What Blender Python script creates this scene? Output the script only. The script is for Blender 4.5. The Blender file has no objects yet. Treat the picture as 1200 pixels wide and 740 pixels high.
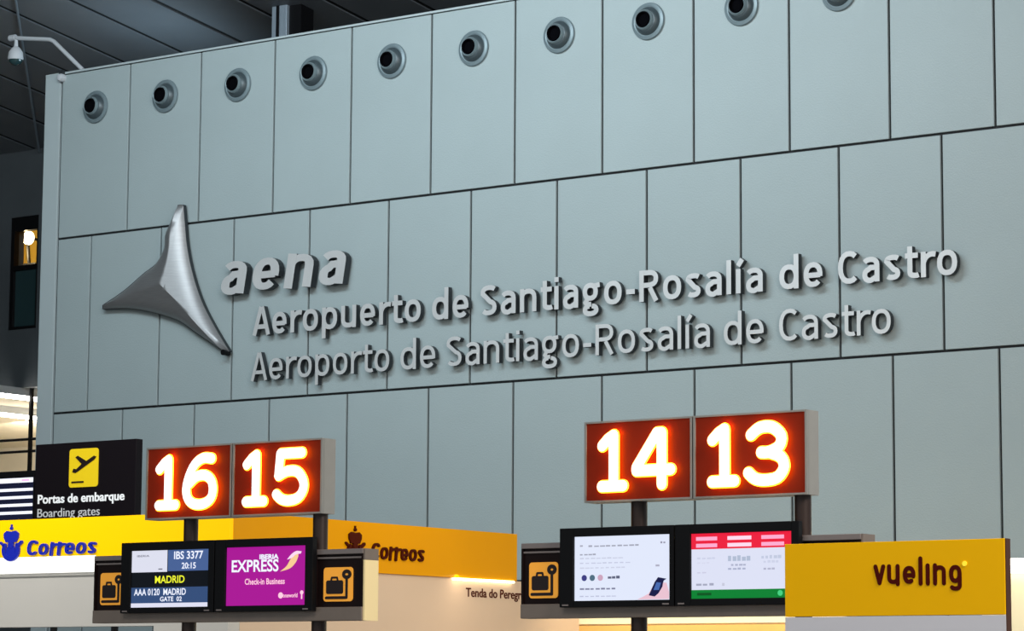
import bpy, bmesh, math, random
from mathutils import Vector, Matrix
random.seed(4)
C = bpy.context.scene.collection
# ------------------------------------------------------------------ camera
FPX, YAW, PITCH, ROLL, EYE = 3320.0, .6209, .13, .0059, 1.6
_cy, _sy = math.cos(YAW), math.sin(YAW)
FWD = Vector((-_sy*math.cos(PITCH), _cy*math.cos(PITCH), math.sin(PITCH)))
_r0 = Vector((_cy, _sy, 0)); _u0 = _r0.cross(FWD)
RGT = _r0*math.cos(ROLL) + _u0*math.sin(ROLL)
UPV = _u0*math.cos(ROLL) - _r0*math.sin(ROLL)
cd = bpy.data.cameras.new('camera'); cam = bpy.data.objects.new('camera', cd); C.objects.link(cam)
cd.sensor_width = 36; cd.lens = FPX/1200*36; cd.clip_end = 500; cd.clip_start = .1
cam.matrix_world = Matrix((( RGT.x, UPV.x, -FWD.x, 0), (RGT.y, UPV.y, -FWD.y, 0), (RGT.z, UPV.z, -FWD.z, EYE), (0, 0, 0, 1)))
bpy.context.scene.camera = cam
# ------------------------------------------------------------------ world, lights, exposure
w = bpy.data.worlds.new('hall_ambient'); bpy.context.scene.world = w; w.use_nodes = True
w.node_tree.nodes['Background'].inputs[0].default_value = (.80, .92, 1, 1)
w.node_tree.nodes['Background'].inputs[1].default_value = .47
vs = bpy.context.scene.view_settings
vs.view_transform = 'Standard'; vs.look = 'None'; vs.exposure = 0; vs.gamma = 1; vs.use_curve_mapping = False

def area(name, loc, target, size, power, col):
    d = bpy.data.lights.new(name, 'AREA'); d.shape = 'RECTANGLE'; d.size, d.size_y = size; d.energy = power; d.color = col
    o = bpy.data.objects.new(name, d); C.objects.link(o); o.location = loc
    o.rotation_euler = (Vector(target)-Vector(loc)).to_track_quat('-Z', 'Y').to_euler()
    return o
area('hall_fill_light', (-18.5, 18, 11.3), (-20.3, 25.8, 8.0), (10, 2), 1180, (.78, .93, 1))  # unseen area lights added overhead to brighten the wall and stands
area('hall_fill_light', (-5, 15, 12), (-13, 25.8, 4.5), (9, 3), 640, (1, .95, .93))
area('hall_fill_light', (-8, 2, 12), (-11, 13, 2), (8, 4), 700, (1, .96, .9))
area('hall_fill_light', (-1, 11, 7.5), (-11, 14, 2.3), (3, 3), 760, (1, .93, .84))  # added from the right to brighten the stands' side panels
area('roof_fill_light', (-25.1, 27.2, 9.1), (-26.6, 27.0, 10.5), (1.6, .5), 22, (.62, .86, 1))  # hidden light added behind the wall to tint the ceiling blue

# ------------------------------------------------------------------ helpers
def ray(x, y): return FWD + RGT*((x-600)/FPX) + UPV*((370-y)/FPX)
def PY(x, y, Y): d = ray(x, y); v = d*(Y/d.y); return Vector((v.x, v.y, v.z+EYE))   # photo point lying on the plane Y
def PX(x, y, X): d = ray(x, y); v = d*(X/d.x); return Vector((v.x, v.y, v.z+EYE))
def PZ(x, y, Z): d = ray(x, y); v = d*((Z-EYE)/d.z); return Vector((v.x, v.y, Z))

def mat(name, col, rough=.6, metal=0, emit=None, es=1, noise=0, nscale=8, bump=0, bscale=60, spec=.5, stretch=None):
    m = bpy.data.materials.new(name); m.use_nodes = True; nt = m.node_tree; b = nt.nodes['Principled BSDF']
    b.inputs['Base Color'].default_value = (*col, 1); b.inputs['Roughness'].default_value = rough; b.inputs['Metallic'].default_value = metal
    b.inputs['Specular IOR Level'].default_value = spec
    if emit: b.inputs['Emission Color'].default_value = (*emit, 1); b.inputs['Emission Strength'].default_value = es
    if noise or bump:
        tc = nt.nodes.new('ShaderNodeTexCoord'); mp = nt.nodes.new('ShaderNodeMapping'); nt.links.new(tc.outputs['Object'], mp.inputs[0])
        if stretch: mp.inputs['Scale'].default_value = stretch
    if noise:
        n = nt.nodes.new('ShaderNodeTexNoise'); n.inputs['Scale'].default_value = nscale; n.inputs['Detail'].default_value = 5
        nt.links.new(mp.outputs[0], n.inputs['Vector'])
        mx = nt.nodes.new('ShaderNodeMix'); mx.data_type = 'RGBA'
        mx.inputs[6].default_value = (*[c*(1-noise) for c in col], 1); mx.inputs[7].default_value = (*[min(1, c*(1+noise)) for c in col], 1)
        nt.links.new(n.outputs['Fac'], mx.inputs[0]); nt.links.new(mx.outputs[2], b.inputs['Base Color'])
    if bump:
        n2 = nt.nodes.new('ShaderNodeTexNoise'); n2.inputs['Scale'].default_value = bscale; nt.links.new(mp.outputs[0], n2.inputs['Vector'])
        bp = nt.nodes.new('ShaderNodeBump'); bp.inputs['Strength'].default_value = bump; bp.inputs['Distance'].default_value = .01
        nt.links.new(n2.outputs['Fac'], bp.inputs['Height']); nt.links.new(bp.outputs[0], b.inputs['Normal'])
    return m
def lin(r, g, b): return tuple(((c/255)/12.92 if c <= 10 else ((c/255+.055)/1.055)**2.4) for c in (r, g, b))
def glow(name, rgb, s=1, base=(.01, .01, .01)): return mat(name, base, .5, spec=.05, emit=lin(*rgb), es=s)

M = dict(
  core=mat('joint_dark', (.02, .022, .025), .9),
  ceil=mat('ceiling_plank_grey', (.15, .165, .185), .45, noise=.12, nscale=1.5, spec=.3),
  ceilback=mat('ceiling_void', (.006, .006, .007), .9),
  floor=mat('polished_floor', (.32, .31, .30), .25, noise=.15, nscale=3),
  far=mat('far_wall_dark', (.072, .082, .09), .7, noise=.15, nscale=2),
  cream=mat('gallery_cream', (.62, .55, .42), .7, noise=.1, nscale=3),
  steel=mat('grey_steel', (.30, .36, .42), .4, metal=.3, noise=.1, nscale=6),
  black=mat('black_plastic', (.006, .006, .007), .4, spec=.12),
  blacksteel=mat('black_steel', (.02, .018, .018), .4, metal=.4),
  brownpole=mat('dark_brown_pole', (.035, .02, .016), .4, metal=.3),
  letter=mat('brushed_letter_metal', (.66, .66, .66), .36, metal=.35, noise=.12, nscale=2.5),
  letterside=mat('dark_letter_return', (.03, .035, .04), .5, metal=.2),
  logo=mat('brushed_logo_metal', (.33, .325, .33), .46, metal=.7, noise=.15, nscale=5, bump=.12, bscale=9, stretch=(1, 1, 14)),
  nozzle=mat('nozzle_grey', (.055, .075, .085), .4, metal=.2),
  nozzledark=mat('nozzle_hole', (.003, .003, .004), .9, spec=0),
  nozzlelight=mat('nozzle_flange', (.17, .22, .24), .38, metal=.2),
  white=mat('white_paint', (.5, .52, .55), .5),
  housing=mat('housing_aluminium', (.30, .30, .285), .45, metal=.2, noise=.08, nscale=9),
  numface=mat('amber_number_face', lin(112, 26, 6), .5, emit=(.05, .004, .0005), es=1, spec=.15),
  digit=mat('lit_digit', (.9, .9, .9), .5, emit=(1, .97, .88), es=1.35),
  rim=mat('lit_digit_edge', (.9, .5, .1), .5, emit=(1, .34, .008), es=6),
  shelf=mat('shelf_brown_grey', (.23, .185, .155), .4, metal=.3, noise=.2, nscale=5),
  rail=mat('rail_pale', (.26, .22, .21), .35, metal=.4),
  panelblack=mat('panel_dark_brown', (.012, .006, .006), .4, spec=.12),
  creamside=mat('cream_side_panel', lin(255, 232, 175), .5),
  orange=mat('pictogram_orange', lin(240, 165, 55), .5, emit=lin(240, 160, 50), es=.35),
  picto=mat('pictogram_dark', (.012, .004, .004), .5),
  kyellow=mat('fascia_yellow_lit', lin(255, 196, 0), .35, emit=lin(255, 205, 0), es=.42, spec=.1),  # emission paints the stronger light on the front fascia
  kwhite=mat('fascia_glare_white', (.9, .9, .88), .4, emit=(1, .99, .93), es=.85),
  kyellow_shaded=mat('fascia_yellow_shaded', lin(242, 166, 0), .3, spec=.12, noise=.06, nscale=1.2),  # same fascia yellow, darkened for its less lit side
  kgrey=mat('kiosk_light_grey', lin(205, 203, 198), .5, noise=.03, nscale=3),
  kpeach=mat('kiosk_peach_wall', lin(226, 200, 172), .6, noise=.04, nscale=2),
  kblue=mat('letter_blue', lin(10, 30, 165), .4, emit=lin(0, 30, 160), es=.25),
  kbrown=mat('letter_brown', lin(78, 22, 6), .8, spec=.1),
  lamp=mat('strip_lamp', (1, 1, 1), .5, emit=(1, .97, .9), es=22),
  warmlamp=mat('warm_strip_lamp', (1, .9, .7), .5, emit=(1, .86, .60), es=5),
  vyellow=mat('sign_amber_yellow', lin(255, 190, 0), .4, spec=.12, noise=.04, nscale=2),
  vwhite=mat('sign_white', lin(212, 212, 220), .5),
  vbrown=mat('letter_maroon', lin(78, 14, 6), .8, spec=.1),
  vdot=mat('dot_yellow', lin(255, 235, 60), .5, emit=lin(255, 220, 40), es=.4),
  vedge=mat('sign_edge', lin(70, 35, 10), .5),
  signdark=mat('hall_sign_dark', (.010, .007, .009), .4, spec=.12),
  signyellow=mat('pictogram_yellow', lin(235, 200, 20), .5, emit=lin(235, 195, 10), es=.3),
  signtext=mat('sign_text_white', (.8, .8, .8), .5, emit=(.8, .8, .8), es=.45),
  slatwood=mat('lit_wood_slat', lin(240, 185, 105), .5, noise=.1, nscale=4),
  shopcream=mat('shop_cream_wall', lin(250, 238, 200), .6),
  glass=mat('dark_glass', (.02, .05, .055), .08, spec=.8),
  amberroom=mat('amber_room', lin(190, 160, 70), .7),
)
M['panel_a'] = mat('wall_panel_grey', (.335, .395, .405), .5, noise=.07, nscale=.9, bump=.25, bscale=55, spec=.35)
M['panel_b'] = mat('wall_panel_cool', (.325, .375, .405), .5, noise=.07, nscale=.8, bump=.25, bscale=55, spec=.35)
M['panel_c'] = mat('wall_panel_green', (.325, .395, .392), .5, noise=.07, nscale=.9, bump=.25, bscale=55, spec=.35)
M['strip'] = mat('wall_edge_strip', (.40, .46, .475), .5, noise=.05, nscale=1, spec=.35)

class Fr:
    """face frame: u along the face, v up, w outwards. 'F' faces the hall (-Y), 'S' faces +X"""
    def __init__(s, o, k='F'): s.o = Vector(o); s.k = k
    def p(s, u, v, w=0):
        return s.o + (Vector((u, -w, v)) if s.k == 'F' else Vector((w, u, v)))
W0 = Fr((0, 0, 0))
def FY(Y): return Fr((0, Y, 0))
def FXs(X): return Fr((X, 0, 0), 'S')

def rootloc(o):
    while o is not None and o.parent is not None: o = o.parent
    return Vector(o['_l']) if (o is not None and '_l' in o) else Vector((0, 0, 0))
class MB:
    def __init__(s): s.v = []; s.f = []; s.mi = []
    def add(s, vs, fs, mi=0):
        b = len(s.v); s.v += [Vector(v) for v in vs]
        for f in fs: s.f.append(tuple(b+i for i in f)); s.mi.append(mi)
    def box(s, fr, u0, u1, v0, v1, w0, w1, mi=0):
        u0, u1 = min(u0, u1), max(u0, u1); v0, v1 = min(v0, v1), max(v0, v1); w0, w1 = min(w0, w1), max(w0, w1)
        P = [fr.p(u, v, w) for w in (w0, w1) for (u, v) in ((u0, v0), (u1, v0), (u1, v1), (u0, v1))]
        s.add(P, [(3, 2, 1, 0), (4, 5, 6, 7), (0, 1, 5, 4), (1, 2, 6, 5), (2, 3, 7, 6), (3, 0, 4, 7)], mi); return s
    def poly(s, fr, pts, w0, w1, mi=0, mside=None):
        a = sum(pts[i][0]*pts[(i+1) % len(pts)][1]-pts[(i+1) % len(pts)][0]*pts[i][1] for i in range(len(pts)))
        if a < 0: pts = pts[::-1]
        n = len(pts); P = [fr.p(u, v, w0) for u, v in pts]+[fr.p(u, v, w1) for u, v in pts]
        s.add(P, [tuple(range(n-1, -1, -1)), tuple(range(n, 2*n))], mi)
        s.add(P, [(i, (i+1) % n, n+(i+1) % n, n+i) for i in range(n)], mi if mside is None else mside); return s
    def rrect(s, fr, u0, u1, v0, v1, w0, w1, r, mi=0):
        pts = []
        for cx, cy, a0 in ((u1-r, v1-r, 0), (u0+r, v1-r, 90), (u0+r, v0+r, 180), (u1-r, v0+r, 270)):
            for k in range(6): a = math.radians(a0+18*k); pts.append((cx+r*math.cos(a), cy+r*math.sin(a)))
        return s.poly(fr, pts, w0, w1, mi)
    def disc(s, fr, cu, cv, r, w0, w1, n=20, ru=None, mi=0):
        return s.poly(fr, [(cu+(ru or r)*math.cos(6.28319*k/n), cv+r*math.sin(6.28319*k/n)) for k in range(n)], w0, w1, mi)
    def stroke(s, fr, pts, hw, w0, w1, mi=0):
        for i in range(len(pts)-1):
            (a, b), (c, d) = pts[i], pts[i+1]; L = math.hypot(c-a, d-b) or 1; nx, ny = -(d-b)/L*hw, (c-a)/L*hw
            e = 1e-4*(i % 3)
            s.poly(fr, [(a-nx, b-ny), (c-nx, d-ny), (c+nx, d+ny), (a+nx, b+ny)], w0, w1-e, mi)
        for i, (a, b) in enumerate(pts): s.disc(fr, a, b, hw, w0, w1-4e-4-1e-4*(i % 2), 12, mi=mi)
        return s
    def tube(s, pts, r, n=12, mi=0, caps=True):
        pts = [Vector(p) for p in pts]; rings = []; up = Vector((0, 0, 1))
        for i, p in enumerate(pts):
            d = (pts[min(i+1, len(pts)-1)]-pts[max(i-1, 0)]).normalized()
            a = d.cross(up if abs(d.z) < .95 else Vector((1, 0, 0))).normalized(); b = a.cross(d)
            rr = r[i] if isinstance(r, (list, tuple)) else r
            rings.append([p+a*rr*math.cos(6.28319*k/n)+b*rr*math.sin(6.28319*k/n) for k in range(n)])
        V = [v for q in rings for v in q]
        F = [(i*n+k, (i+1)*n+k, (i+1)*n+(k+1) % n, i*n+(k+1) % n) for i in range(len(pts)-1) for k in range(n)]
        if caps: F += [tuple(range(n)), tuple((len(pts)-1)*n+k for k in range(n-1, -1, -1))]
        s.add(V, F, mi); return s
    def lathe(s, fr, cu, cv, prof, n=32, mi=0, cap=True):
        V = [fr.p(cu+r*math.cos(6.28319*k/n), cv+r*math.sin(6.28319*k/n), w) for r, w in prof for k in range(n)]
        F = [(i*n+k, i*n+(k+1) % n, (i+1)*n+(k+1) % n, (i+1)*n+k) for i in range(len(prof)-1) for k in range(n)]
        if cap: F += [tuple((len(prof)-1)*n+k for k in range(n))]
        s.add(V, F, mi); return s
    def softstroke(s, fr, pts, r, w, flat=.4):
        """flattened round bead along a path"""
        for i in range(len(pts)-1):
            (a, b), (c, d) = pts[i], pts[i+1]; L = math.hypot(c-a, d-b) or 1; nx, ny = -(d-b)/L, (c-a)/L; n = 12
            V = [fr.p(q[0]+nx*r*math.cos(t), q[1]+ny*r*math.cos(t), w+r*flat*math.sin(t)) for q in ((a, b), (c, d)) for t in [6.28319*k/n for k in range(n)]]
            s.add(V, [(k, (k+1) % n, n+(k+1) % n, n+k) for k in range(n)])
        for a, b in pts:
            n = 14; V = []; F = []; st = 6
            for j in range(1, st):
                ph = math.pi*j/st-math.pi/2
                V += [fr.p(a+r*math.cos(ph)*math.cos(6.28319*k/n), b+r*math.cos(ph)*math.sin(6.28319*k/n), w+r*flat*math.sin(ph)) for k in range(n)]
            F = [(j*n+k, j*n+(k+1) % n, (j+1)*n+(k+1) % n, (j+1)*n+k) for j in range(st-2) for k in range(n)]
            F += [tuple(range(n-1, -1, -1)), tuple((st-2)*n+k for k in range(n))]
            s.add(V, F)
        return s
    def build(s, name, mats, parent=None, smooth=False, bevel=0, loc=None):
        if not isinstance(mats, (list, tuple)): mats = [mats]
        me = bpy.data.meshes.new(name); off = rootloc(parent)
        if loc is not None: off = Vector(loc)
        me.from_pydata([tuple(v-off) for v in s.v], [], s.f)
        for m in mats: me.materials.append(m)
        for p, mi in zip(me.polygons, s.mi): p.material_index = mi; p.use_smooth = smooth
        me.update()
        o = bpy.data.objects.new(name, me); C.objects.link(o)
        if parent: o.parent = parent
        elif loc is not None: o.location = off; o['_l'] = tuple(off)
        if smooth:
            m = o.modifiers.new('smooth_by_angle', 'EDGE_SPLIT'); m.split_angle = math.radians(40)
        if bevel:
            m = o.modifiers.new('bevel', 'BEVEL'); m.width = bevel; m.segments = 2; m.limit_method = 'ANGLE'
        return o
def empty(name, loc):
    o = bpy.data.objects.new(name, None); C.objects.link(o); o.location = loc; o['_l'] = tuple(loc); o.empty_display_size = .1; return o
def tag(o, label=None, cat=None, group=None, kind=None):
    if label: o['label'] = label
    if cat: o['category'] = cat
    if group: o['group'] = group
    if kind: o['kind'] = kind
    return o
def copy_tree(o, parent=None):
    c = o.copy(); C.objects.link(c); c.parent = parent
    for ch in o.children: copy_tree(ch, c)
    return c

# text from Blender's own built-in face
def raw_text(s, offset=0, shear=0, extrude=0, bevel=0):
    cu = bpy.data.curves.new('t', 'FONT'); cu.body = s; cu.size = 1; cu.offset = offset; cu.shear = shear; cu.resolution_u = 4
    cu.extrude = extrude; cu.bevel_depth = bevel
    o = bpy.data.objects.new('t', cu); C.objects.link(o); bpy.context.view_layer.update()
    me = bpy.data.meshes.new_from_object(o.evaluated_get(bpy.context.evaluated_depsgraph_get()))
    V = [v.co.copy() for v in me.vertices]; Fc = [tuple(p.vertices) for p in me.polygons]; N = [p.normal.z for p in me.polygons]
    bpy.data.objects.remove(o); bpy.data.curves.remove(cu); bpy.data.meshes.remove(me)
    return V, Fc, N
def bb(V): return min(v.x for v in V), max(v.x for v in V), min(v.y for v in V), max(v.y for v in V)
CAP = bb(raw_text('H')[0])[3]
BARX = bb(raw_text('|')[0])[1]
_adv = {}
def adv(c):
    if c not in _adv: _adv[c] = bb(raw_text(c+'|')[0])[1]-BARX
    return _adv[c]
def text(fr, s, u0, u1, v0, cap, w0, w1, m, parent, name='text', offset=0, shear=0, letters=False, mside=None, fid=None):
    """text fitted between u0 and u1 on baseline v0; letters=True makes one solid part per letter"""
    k = cap/CAP
    if not letters:
        V, Fc, N = raw_text(s, offset, shear, .5 if w1-w0 > .002 else 0)
        a, b, _, _ = bb(V); sx = (u1-u0)/(b-a); mb = MB()
        mb.add([fr.p(u0+(v.x-a)*sx, v0+v.y*k, w0+(w1-w0)*(v.z+.5) if w1-w0 > .002 else w1) for v in V], Fc)
        if mside is not None:
            mb.mi = [0 if n > .5 else 1 for n in N]; return mb.build(name, [m, mside], parent)
        return mb.build(name, m, parent)
    pos = []; x = 0
    for c in s: pos.append(x); x += adv(c)
    Va, _, _ = raw_text(s[0], offset, shear); Vb, _, _ = raw_text(s[-1], offset, shear)
    a = bb(Va)[0]; b = pos[-1]+bb(Vb)[1]; sx = (u1-u0)/(b-a)
    for c, px in zip(s, pos):
        V, Fc, N = raw_text(c, offset, shear, .5)
        mb = MB(); mb.add([fr.p(u0+(v.x+px-a)*sx, v0+v.y*k, w0+(w1-w0)*(v.z+.5)) for v in V], Fc)
        mb.mi = [0 if n > .5 else 1 for n in N]
        mb.build('letter', [m, mside or m], parent)


# ---- lettering drawn as strokes: glyph(char, t) gives width and centre lines in units of the cap height
def arc(cx, cy, rx, ry, a0, a1, n=None, e=2.3):
    n = n or max(4, int(abs(a1-a0)/18)); o = []
    for k in range(n+1):
        a_ = math.radians(a0+(a1-a0)*k/n); c_, s_ = math.cos(a_), math.sin(a_)
        o.append((cx+rx*math.copysign(abs(c_)**(2/e), c_), cy+ry*math.copysign(abs(s_)**(2/e), s_)))
    return o
XH, ASC, DSC = .765, 1.07, -.30
def glyph(c, t):
    W = .60; h = XH
    def bowl(W_, y0, y1): return arc(W_/2, (y0+y1)/2, W_/2-t, (y1-y0)/2-t, 0, 360)
    if c == 'o': return .62, [bowl(.62, 0, h)]
    if c == 'e':
        W = .59; m = h*.50; return W, [arc(W/2, h/2, W/2-t, h/2-t, -10, 318 if t < .083 or t > .1 else 298, 20), [(t, m-.02), (W-t*.9, m-.02)]]
    if c in 'aá':
        W = .55; return W, [[(W-t, 0), (W-t, h*.66)]+arc(W*.48, h*.66, W*.52-t, h*.34-t, 0, 150)[1:],
                            [(W-t, h*.57), (W*.48, h*.57)]+arc(W*.48, h*.285+.0*t, W*.48-t, h*.285-t*.6, 90, 270)[1:]+[(W*.55, t*.5+.02), (W-t, .16)]]
    if c == 'n': return .60, [[(t, 0), (t, h)], [(t, h*.66)]+arc(.60/2, h*.62, .30-t, h*.38-t, 160, 0)+[(.60-t, 0)]]
    if c == 'u': return .60, [[(.60-t, 0), (.60-t, h)], [(.60-t, h*.34)]+arc(.30, h*.38, .30-t, h*.38-t, -20, -180)+[(t, h)]]
    if c == 'r': return .43, [[(t, 0), (t, h)], [(t, h*.50)]+arc(.36, h*.50, .36-t, h*.50-t, 165, 70, e=2)]
    if c == 'p': return .61, [[(t, DSC), (t, h)], arc(.61/2, h/2, .305-t, h/2-t, 178, -178)]
    if c == 'd': return .61, [[(.61-t, 0), (.61-t, ASC)], arc(.61/2, h/2, .305-t, h/2-t, 2, 358)]
    if c == 'b': return .61, [[(t, 0), (t, ASC)], arc(.61/2, h/2, .305-t, h/2-t, 178, -178)]
    if c == 'g': return .60, [arc(.27, h*.62, .27-t, h*.38-t, 0, 360), [(.40, h-t-.03), (.60, h-t)], arc(.28, -.11, .28-t, .19-t*.8, 100, 440), [(.17, h*.30), (.10, h*.18), (.16, .06), (.30, .075)]]
    if c == 'q': return .61, [[(.61-t, DSC), (.61-t, h)], bowl(.61, 0, h)]
    if c == 't': return .42, [[(.15, h+.20), (.15, .18)]+arc(.33, .18, .18, .18-t, 180, 280)[1:]+[(.42, t+.02)], [(0, h-t), (.40, h-t)]]
    if c == 'i': return 2*t, [[(t, 0), (t, h)], [(t, h+.13), (t, h+.13+2*t)]]
    if c == 'ı': return 2*t, [[(t, 0), (t, h)]]
    if c == 'í': return 2*t+.02, [[(t, 0), (t, h)], [(t-.01, h+.10), (t+.13, h+.30)]]
    if c == 'l': return 2*t, [[(t, 0), (t, ASC)]]
    if c == 's': return .50, [arc(.27, h*.745, .24-t*.6, h*.255-t, 35, 180)+arc(.25, h*.26, .25-t, h*.26-t, 75, -145)[0:]]
    if c == 'S': return .60, [arc(.32, .755, .30-t*.8, .245-t, 35, 190)+arc(.30, .265, .30-t, .265-t, 75, -145)]
    if c == 'v': return .56, [[(t, h), (.28, t*.6)], [(.28, t*.6), (.56-t, h)]]
    if c == 'A': return .72, [[(t*.9, 0), (.36-t*.25, 1)], [(.36+t*.25, 1), (.72-t*.9, 0)], [(.16, .30), (.56, .30)]]
    if c == 'C': return .62, [arc(.36, .5, .36-t, .5-t, 48, 312)]
    if c == 'R': return .66, [[(t, 0), (t, 1)], [(t, 1-t), (.34, 1-t)]+arc(.34, .72, .28-t*.6, .28-t, 90, -90)[1:]+[(t*1.2, .44+t)], [(.36, .44), (.66-t, 0)]]
    if c == '-': return .30, [[(0, .36), (.30, .36)]]
    if c == 'G': return .60, [[(.26, h*.5)]]
    return .3, []
def gg(c, t, variant):
    if c == 'g' and variant == 'round':
        h = XH; return .58, [arc(.29, h*.5, .29-t, h*.5-t, 0, 360), [(.58-t, h*.6), (.58-t, -.10)]+arc(.29, -.10, .29-t, .17-t*.4, 0, -145)[1:]]
    return glyph(c, t)
def ribbon(mb, fr, P, t, w0, w1, rnd):
    """one mitred flat stroke, front face material 0 and sides material 1"""
    P = [p for i, p in enumerate(P) if i == 0 or math.hypot(p[0]-P[i-1][0], p[1]-P[i-1][1]) > 1e-4]
    if len(P) < 2: return
    closed = math.hypot(P[0][0]-P[-1][0], P[0][1]-P[-1][1]) < t[1]*.3 and len(P) > 8
    if closed: P = P[:-1]
    n = len(P); Lf, Rt = [], []
    nrm = []
    segs = n if closed else n-1
    for i in range(segs):
        a, b = P[i], P[(i+1) % n]; L = math.hypot(b[0]-a[0], b[1]-a[1]) or 1e-6; nrm.append((-(b[1]-a[1])/L, (b[0]-a[0])/L))
    for i in range(n):
        n0 = nrm[(i-1) % segs] if (closed or i > 0) else nrm[0]; n1 = nrm[i % segs] if (closed or i < n-1) else nrm[-1]
        mx_, my_ = n0[0]+n1[0], n0[1]+n1[1]; q = mx_*mx_+my_*my_; k = min(2/q if q > 1e-6 else 1, 1.25)
        Lf.append((P[i][0]+mx_*k*t[0], P[i][1]+my_*k*t[1])); Rt.append((P[i][0]-mx_*k*t[0], P[i][1]-my_*k*t[1]))
    V = [fr.p(*p, w1) for p in Lf]+[fr.p(*p, w1) for p in Rt]+[fr.p(*p, w0) for p in Lf]+[fr.p(*p, w0) for p in Rt]
    F, G = [], []
    for i in range(segs):
        j = (i+1) % n; F.append((i, n+i, n+j, j)); G += [(i, j, 2*n+j, 2*n+i), (n+j, n+i, 3*n+i, 3*n+j), (2*n+i, 2*n+j, 3*n+j, 3*n+i)]
    if not closed: G += [(0, 2*n, 3*n, n), (n-1, 2*n-1, 4*n-1, 3*n-1)]
    mb.add(V, F, 0); mb.add(V, G, 1)
    if rnd and not closed:
        for p in (P[0], P[-1]):
            m2 = MB(); m2.disc(fr, p[0], p[1], t[1], w0, w1-.0004, 14, ru=t[0]); mb.add(m2.v, m2.f, 0)
def strokes(fr, s, u0, u1, v0, cap, t, w0, w1, m, mside, parent, gap=.15, shear=0, rnd=False, variant='', name='letter', ty=None):
    """one solid part per letter, the word fitted between u0 and u1"""
    x = 0; items = []
    for c in s:
        W_, P = gg(c, t, variant); gp = gap*(.45 if c in 'rt' else 1)*(.6 if c in 'Av' else 1)
        items.append((x, P)); x += W_+gp
    x -= gp; k = (u1-u0)/x
    t2 = t*cap*(.5+.5*k/cap)/k           # keeps upright strokes from thinning when the word is squeezed
    for x_, P in items:
        mb = MB()
        for i, q in enumerate(P):
            # x of the centre lines in world units, with a slant if wanted
            pts = [(u0+(x_+p[0])*k+p[1]*cap*shear, v0+p[1]*cap) for p in q]
            ribbon(mb, fr, pts, (t*cap*(.5*(k/cap)+.5), (ty or t)*cap), w0, w1-.001*i, rnd)
        mb.build(name, [m, mside], parent)

# ------------------------------------------------------------------ the setting
S_ = 1.2; YW = 21.5412*S_; X0 = -21.3907*S_; HX = .4912*S_
ZT, Z1, Z2, Z3, Z4 = 9.4146, 7.2558, 5.0051, 2.7545, .504
def struct(o): o['kind'] = 'structure'; return o
struct(MB().box(W0, -48, 22, -.2, 0, -45, 14).build('floor', M['floor']))
# great clad wall: dark carcass with separate panels in front
XL = PY(48, 300, YW).x; XR = X0+17*S_
wall = struct(MB().box(FY(YW), XL+.02, XR, 0, ZT-.01, -.34, -.03).build('wall_back', M['core']))
pm = {}
def panel(x0, x1, z0, z1, key=None, m=None):
    g = .014; k = (round(x1-x0, 3), round(z1-z0, 3), m)
    if k not in pm:
        hw, hh = (x1-x0)/2-g, (z1-z0)/2-g
        bm = bmesh.new(); bmesh.ops.create_cube(bm, size=1, matrix=Matrix.Diagonal((2*hw, .03, 2*hh, 1)))
        bmesh.ops.bevel(bm, geom=bm.edges[:], offset=.003, segments=1, affect='EDGES')
        me = bpy.data.meshes.new('panel'); bm.to_mesh(me); bm.free(); me.materials.append(M[m]); pm[k] = me
    o = bpy.data.objects.new('panel', pm[k]); C.objects.link(o); o.parent = wall
    o.location = ((x0+x1)/2, YW+.0155, (z0+z1)/2)
for ri, (z1, z0, off) in enumerate(((ZT, Z1, 0), (Z1, Z2, HX), (Z2, Z3, 0), (Z3, Z4, HX), (Z4, 0, 0))):
    xs = [X0]+([X0+off] if off else [])+[X0+off+S_*k for k in range(1, 17)]
    for k in range(len(xs)-1):
        panel(xs[k], xs[k+1], z0, z1, m=('panel_a', 'panel_b', 'panel_a', 'panel_c')[(k*3+ri*2+k*k) % 4])
MB().box(FY(YW), XL, X0-.022, 0, ZT, -.34, .004).build('edge_strip', M['strip'], wall, bevel=.006)
MB().box(FY(YW), XL, XR, ZT, ZT+.025, -.34, .002).build('coping', M['strip'], wall)
# sloping plank ceiling
SL = .134; ZC = 1.6+6.5122*S_+1.2
def cz(Y): return ZC-SL*(Y-YW)
YB = 31.2
cb = MB(); cb.add([(-48, -14, cz(-14)+.018), (22, -14, cz(-14)+.018), (22, YB+.3, cz(YB+.3)+.018), (-48, YB+.3, cz(YB+.3)+.018),
                   (-48, -14, cz(-14)+.3), (22, -14, cz(-14)+.3), (22, YB+.3, cz(YB+.3)+.3), (-48, YB+.3, cz(YB+.3)+.3)],
                  [(0, 3, 2, 1), (4, 5, 6, 7), (0, 1, 5, 4), (1, 2, 6, 5), (2, 3, 7, 6), (3, 0, 4, 7)])
ceil = struct(cb.build('ceiling', M['ceilback']))
PW = 1.0925; g = .046
pmesh = None
for k in range(-11, 30):
    xc = -26.05+PW*(k+.5)
    if pmesh is None:
        b = MB(); L = YB+14
        b.add([(-PW/2+g, 0, 0), (PW/2-g, 0, 0), (PW/2-g, L, -SL*L), (-PW/2+g, L, -SL*L), (-PW/2+g, 0, .02), (PW/2-g, 0, .02), (PW/2-g, L, .02-SL*L), (-PW/2+g, L, .02-SL*L)],
              [(0, 3, 2, 1), (4, 5, 6, 7), (0, 1, 5, 4), (1, 2, 6, 5), (2, 3, 7, 6), (3, 0, 4, 7)])
        o = b.build('plank', M['ceil'], ceil); pmesh = o.data
    else:
        o = bpy.data.objects.new('plank', pmesh); C.objects.link(o); o.parent = ceil
    o.location = (xc, -14, cz(-14))
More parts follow.
